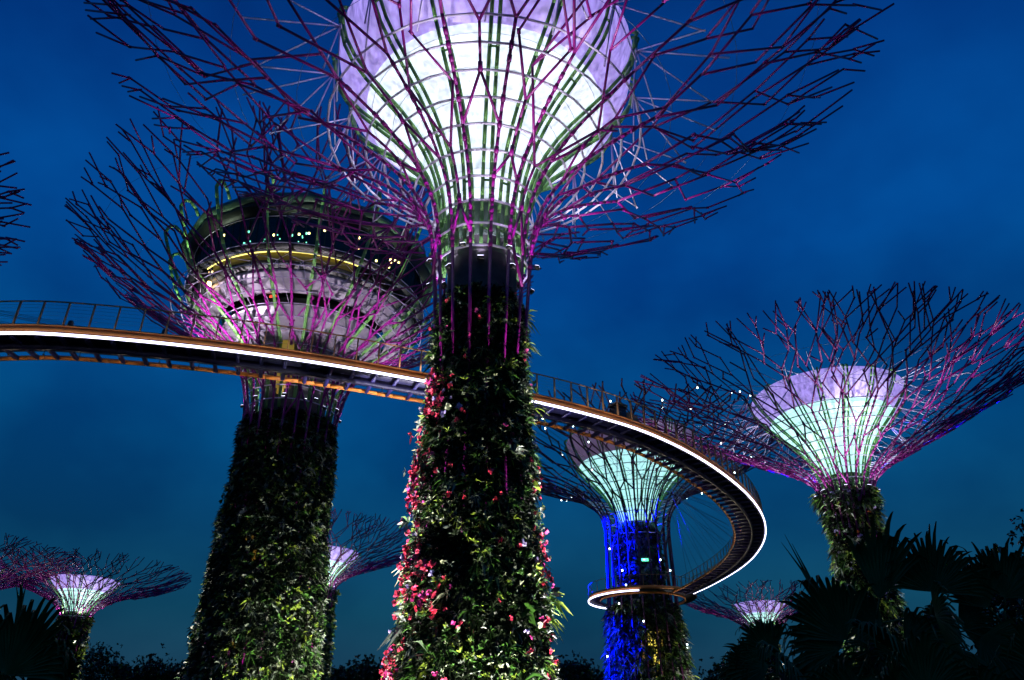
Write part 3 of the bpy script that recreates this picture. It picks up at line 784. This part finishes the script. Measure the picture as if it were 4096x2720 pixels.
# platform ring round the blue-lit tree
RO, RI = 5.9, 4.6
c4 = np.array((T4[0], T4[1]))
def ring_part(name, r0, r1, z0, z1, m, a0=0., a1=2 * math.pi, n=64):
    o = lathe(name, [(r1, ZD + z0), (r1, ZD + z1)], m, sky, n, r1 - r0, a0=a0, a1=a1); o.location = (T4[0], T4[1], 0); return o
ring_part('platform_floor', RI, RO - .1, .02, .10, M['core'])
ring_part('platform_beam', RO - .09, RO, .10, .42, M['orange'])
ring_part('platform_inner_beam', RI, RI + .09, -.2, .0, M['orange'])
ring_part('platform_light_strip', RO + .02, RO + .10, -.16, -.015, M['led'], R(105), R(258), 50)
hr = tubes('platform_handrail', [((RO * math.cos(a), RO * math.sin(a), ZD + 1.5), (RO * math.cos(a + .1), RO * math.sin(a + .1), ZD + 1.5), .03, .03) for a in np.arange(63) * .1], M['rail_steel'], sky, 6)
hr.location = (T4[0], T4[1], 0)
sg = []
for i in range(26):
    a = 2 * math.pi * i / 26; sg.append(((RO * math.cos(a), RO * math.sin(a), ZD + .42), (RO * math.cos(a), RO * math.sin(a), ZD + 1.5), .03, .03))
hp = tubes('platform_rail', sg, M['rail_steel'], sky, 5); hp.location = (T4[0], T4[1], 0)
# spotlights clamped under the deck that graze the outrigger tube
s = 2.0
while s < LT - 1:
    p, t_, n_ = path(s); q = p + n_ * 1.62; c = np.array((q[0], q[1], ZD - .20))
    V, F = boxes_geo([(c, ((*(t_ * .03), 0), (*(n_ * .03), 0), (0, 0, .025))), (c + (0, 0, .12), ((*(t_ * .012), 0), (*(n_ * .012), 0), (0, 0, .088)))])
    link_mesh('under_deck_lamp', V, [F], M['housing'], sky)
    lamp('POINT', tuple(c + np.array((*(n_ * .14), -.42))), None, 4, (1, .84, .62), sky, size=.05)
    s += 1.72
# small fixtures standing on the deck edge
for s_, k in ((30.0, 0), (32.6, 1), (35.3, 0), (39.6, 0), (43.5, 0), (52.0, 0)):
    p, t_, n_ = path(s_); c = np.array((*(p + n_ * .45), ZD + .10))
    if k == 0:
        f = lathe('deck_light', [(.02, .0), (.12, .0), (.13, .30), (.11, .50), (.06, .56), (.005, .58)], M['housing'], sky, 12); f.location = c + (0, 0, .25)
    else:
        box('control_box', c + (0, 0, .5), (.24, .12, .16), M['housing'], sky, math.atan2(t_[1], t_[0]))
# stay cables
rd = random.Random(8)
T9 = np.array((-59.3, 40.0))
for i in range(30):
    s_ = LT * (.50 + .49 * i / 30); p, t_, n_ = path(s_)
    for nn in ((1.8,) if i % 2 else (1.8, -.02)):
        q = p + n_ * nn; d = (p - c4) / np.linalg.norm(p - c4); pr = np.array((-d[1], d[0]))
        top = c4 + d * 5.5 + pr * rd.uniform(-2, 2)
        tubes('stay_cable', [((q[0], q[1], ZD + .3), (top[0], top[1], 29.5 + rd.uniform(-.5, .8)), .016, .016)], M['cable'], sky, 4)
for i in range(24):
    s_ = LT * (.05 + .42 * i / 24); p, t_, n_ = path(s_)
    q = p + n_ * 1.8; d = (p - T9) / np.linalg.norm(p - T9); pr = np.array((-d[1], d[0]))
    top = T9 + d * 6.0 + pr * rd.uniform(-2, 2)
    tubes('stay_cable', [((q[0], q[1], ZD + .3), (top[0], top[1], 30 + rd.uniform(-.5, .8)), .012, .012)], M['cable'], sky, 4)

# cabinet standing on the deck
p, t_, n_ = path(float(dl[np.argmin(np.hypot(pp[:, 0] - 7.0, pp[:, 1] - 38.9))]))
cb = empty('equipment_cabinet', (*(p + n_ * .95), ZD + .103), 'small dark cabinet with an orange side box standing on the walkway deck', 'cabinet')
cb.rotation_euler = (0, 0, math.atan2(t_[1], t_[0]))
box('body', (-.35, 0, .75), (.34, .28, .62), M['housing'], cb)
box('lid', (-.35, 0, 1.45), (.42, .34, .075), M['rail_steel'], cb)
box('side_box', (.52, 0, .78), (.42, .26, .36), M['orange'], cb)
for x, y in ((.2, -.2), (.84, -.2), (.2, .2), (.84, .2)): box('leg', (x, y, .21), (.03, .03, .205), M['housing'], cb)
for x, y in ((-.6, -.2), (-.1, -.2), (-.6, .2), (-.1, .2)): box('leg', (x, y, .065), (.03, .03, .06), M['housing'], cb)

# ------------------------------------------------------------------ fan palms
def fan(rg, hub, d, yaw, blade, n=28, droop=.35, arc=2.6):
    """one fan leaf: blades spread in the plane that contains d and stands square to the horizontal direction yaw"""
    d = np.array(d, float); d /= np.linalg.norm(d)
    side = np.cross(d, (math.sin(yaw), math.cos(yaw), 0.)); side /= np.linalg.norm(side)
    w = np.cross(d, side)
    V, F = [], []
    for i in range(n):
        a = (i / (n - 1) - .5) * arc + rg.uniform(-.025, .025)
        L = blade * (1 - .20 * abs(a) / (arc * .5)) * rg.uniform(.9, 1.08)
        b = d * math.cos(a) + side * math.sin(a)
        perp = np.cross(b, w); perp /= np.linalg.norm(perp)
        dr = droop * rg.uniform(.4, 1.7); fold = .03 * blade
        k0 = len(V)
        for f, wd in ((.0, .006), (.30, .026), (.52, .033), (.76, .020), (.92, .010), (1.0, .003)):
            bend = max(0, f - .62) / .38
            c = hub + b * L * f - np.array((0, 0, 1.)) * dr * L * bend ** 1.7 * .45 - b * L * .14 * dr * bend ** 2 + w * .12 * blade * f * f
            V.append(c + perp * wd * blade); V.append(c - w * fold * min(1, f * 2)); V.append(c - perp * wd * blade)
        for j in range(5):
            q = k0 + j * 3
            F.append((q, q + 1, q + 4, q + 3)); F.append((q + 1, q + 2, q + 5, q + 4))
    return np.array(V), np.array(F)

def palm(x, y, h, fans, seed, label, trunk_r=.11, spear=None, n_side=6):
    """fans: (hub dx, dy, dz from the crown, lean of the fan in the x and z directions, yaw, blade length, arc)"""
    rg = np.random.default_rng(seed)
    root = empty('fan_palm', (x, y, 0), label, 'palm', 'fan palms at the edges of the view')
    segs = []
    for i in range(12):
        a = h * i / 12; b = h * (i + 1) / 12
        segs.append(((0, 0, a), (0, 0, b + .03), trunk_r * (1.2 - .2 * i / 12), trunk_r * (1.1 - .2 * i / 12)))
    tubes('trunk', segs, M['bark'], root, 10)
    top = np.array((0, 0, h - .05))
    fans = list(fans)
    n_skirt = 7
    for i in range(n_skirt):                           # old leaves hanging round the trunk
        a = 2 * math.pi * i / n_skirt + rg.uniform(-.3, .3); r = rg.uniform(.5, .8)
        fans.append((r * math.cos(a), r * math.sin(a), rg.uniform(-.7, -.2), .9 * math.cos(a), -rg.uniform(.5, 1.1), rg.uniform(-.6, .6), rg.uniform(.9, 1.1), 2.2, .9 * math.sin(a)))
    for i in range(n_side):
        a = 2 * math.pi * i / n_side + rg.uniform(-.4, .4); r = rg.uniform(.4, .7)
        fans.append((r * math.cos(a), r * math.sin(a), rg.uniform(-.2, .15), .9 * math.cos(a), rg.uniform(-.1, .4), rg.uniform(-.6, .6), rg.uniform(.8, 1.0), 2.3, .9 * math.sin(a)))
    for fdef in fans:
        dx, dy, dz, lx, lz, yaw, bl, arc = fdef[:8]; ly = fdef[8] if len(fdef) > 8 else -.15
        hub = top + np.array((dx, dy, dz))
        V, F = fan(rg, hub, (lx, ly, lz), yaw, bl, n=int(11 * arc) + 1, droop=rg.uniform(.35, .8), arc=arc)
        mid = top * .5 + hub * .5 + np.array((0, 0, .06))
        v2, f2, c2 = tubes_geo([(top, mid, .02, .016), (mid, hub, .016, .012)], 5)
        n0 = len(V)
        link_mesh('frond', np.vstack([V, v2]), [np.vstack([F, f2 + n0]), c2 + n0], M['palm'], root)
    if spear is not None:
        a = top + np.array(spear[0]); b = top + np.array(spear[1]); sgs = []
        for o_ in (-.03, .0, .035):
            sgs.append((a, a + (b - a) * .6 + (o_, 0, 0), .022, .016)); sgs.append((a + (b - a) * .6 + (o_, 0, 0), b + (o_ * 2.5, 0, -abs(o_) * 4), .016, .003))
        tubes('spear_leaf', sgs, M['palm'], root, 5)

palm(5.35, 12.1, 3.15, [(.18, -.1, .70, .25, 1, .30, 1.50, 1.1), (-.50, -.2, .10, -.55, 1, .1, 1.36, 1.9), (-.55, -.1, .0, -1, .15, -.1, 1.15, 1.5)], 1,
     'tall fan palm with one upright narrow fan in front of the right supertree', n_side=4, spear=((-.62, -.2, .30), (-1.15, -.3, 1.62)))
palm(6.35, 12.3, 3.55, [(.05, -.3, .40, .1, 1, .0, 1.12, 3.0)], 2, 'fan palm with one wide round fan right of the upright fan', n_side=4)
palm(3.95, 12.0, 2.75, [(-.2, -.2, .30, -.75, .75, .05, .80, 2.4), (-.3, -.2, .15, -1, -.1, .0, .85, 1.6)], 3, 'low fan palm with drooping leaf tips, leftmost of the right hand palms', n_side=4)
palm(5.0, 10.4, 2.2, [(.0, -.2, .2, .1, 1, .1, .95, 2.6)], 4, 'dark low fan palm in front of the tall one with the upright fan')
palm(7.55, 12.4, 3.45, [(.0, -.2, .45, .3, 1, .1, 1.15, 2.4), (-.3, -.2, .3, -.5, 1, .1, 1.0, 1.8)], 5, 'fan palm in the dark mass at the right frame edge', n_side=4)
palm(6.6, 10.4, 2.45, [(.0, -.2, .2, .2, 1, .1, 1.0, 2.8)], 10, 'dark low fan palm in the lower right corner')
palm(-7.15, 12.0, 2.62, [(.05, -.3, .15, .35, 1, .05, 1.42, 2.5), (.3, -.2, .0, 1, .6, .0, 1.0, 1.6)], 6, 'fan palm in the lower left corner in front of the small supertree', n_side=3, spear=((-.1, -.1, .7), (-.25, -.1, 1.55)))
palm(-8.1, 12.0, 2.9, [(.1, -.2, .3, .25, 1, .1, .85, 1.8)], 9, 'fan palm cut by the left frame edge', n_side=3)
palm(-6.75, 10.8, 1.85, [(.2, -.2, .2, .4, 1, .1, .9, 2.5)], 8, 'lowest fan palm beside the lower left corner palm', n_side=3)

# ------------------------------------------------------------------ broadleaf trees
def leafy_tree(x, y, h, cr_, seed, label, n=1600, leaf=.22, trunk_r=.25, group=None, shape=1.):
    rg = np.random.default_rng(seed)
    root = empty('broadleaf_tree', (x, y, 0), label, 'tree', group)
    segs = [((0, 0, 0), (0, 0, h * .55), trunk_r, trunk_r * .6)]
    cl = []
    for i in range(14):
        a = rg.uniform(0, 6.28); e = rg.uniform(-.2, 1.); rr = cr_ * rg.uniform(.45, 1.)
        c = np.array((math.cos(a) * rr * math.cos(e), math.sin(a) * rr * math.cos(e), h - cr_ * shape * .9 + math.sin(e) * rr * shape * .9)); cl.append(c)
        segs.append(((0, 0, h * rg.uniform(.35, .55)), tuple(c), trunk_r * .35, trunk_r * .08))
    tubes('trunk', segs, M['bark'], root, 7)
    cl = np.array(cl)
    k = rg.integers(0, len(cl), n)
    base = cl[k] + rg.normal(size=(n, 3)) * cr_ * .23 * np.array((1, 1, .75))
    nr = rg.normal(size=(n, 3)); nr /= np.linalg.norm(nr, axis=1, keepdims=True)
    V, F = leaves_geo(base, nr, 5, leaf, .5, .6, .2, rg)
    mi = np.repeat(rg.choice(2, n, p=(.7, .3)), 5)
    link_mesh('crown', V, [F], [M['leaf_dark'], M['leaf_mid']], root, mi)
leafy_tree(13.5, 18.5, 7.1, 1.9, 301, 'leafy broadleaf tree rising behind the palms at the right edge', 2600, .13, .15)
leafy_tree(12.2, 16.5, 5.7, 2.2, 302, 'dark dense tree at the right frame edge below the leafy one', 2600, .16, .18)
GD = 'dark trees on the horizon'
for i, (x, y, h, c, l) in enumerate(((-67, 130, 19.5, 6.5, 'round dark tree on the horizon right of the small left supertree'), (-58, 128, 15.5, 5, 'lower dark tree next to the round horizon tree at left'), (-78, 120, 16, 5, 'dark tree behind the left fan palm'),
        (-51, 124, 15.5, 4.5, 'small dark tree left of the bar supertree base'), (-24, 120, 14.5, 4.5, 'dark tree seen low between the two planted trunks'), (-19, 118, 14.5, 4, 'dark tree close to the front trunk, left side'),
        (8.0, 120, 15.0, 4.2, 'dark tree low between front trunk and blue lit trunk'), (12.5, 122, 14, 3.6, 'dark tree touching the left side of the blue lit trunk'), (32, 118, 14.5, 4.5, 'dark tree right of the blue lit trunk'), (48, 120, 13, 5, 'dark tree behind the right hand fan palms'))):
    leafy_tree(x, y, h, c, 310 + i, l, 1100, .55, .3, GD)
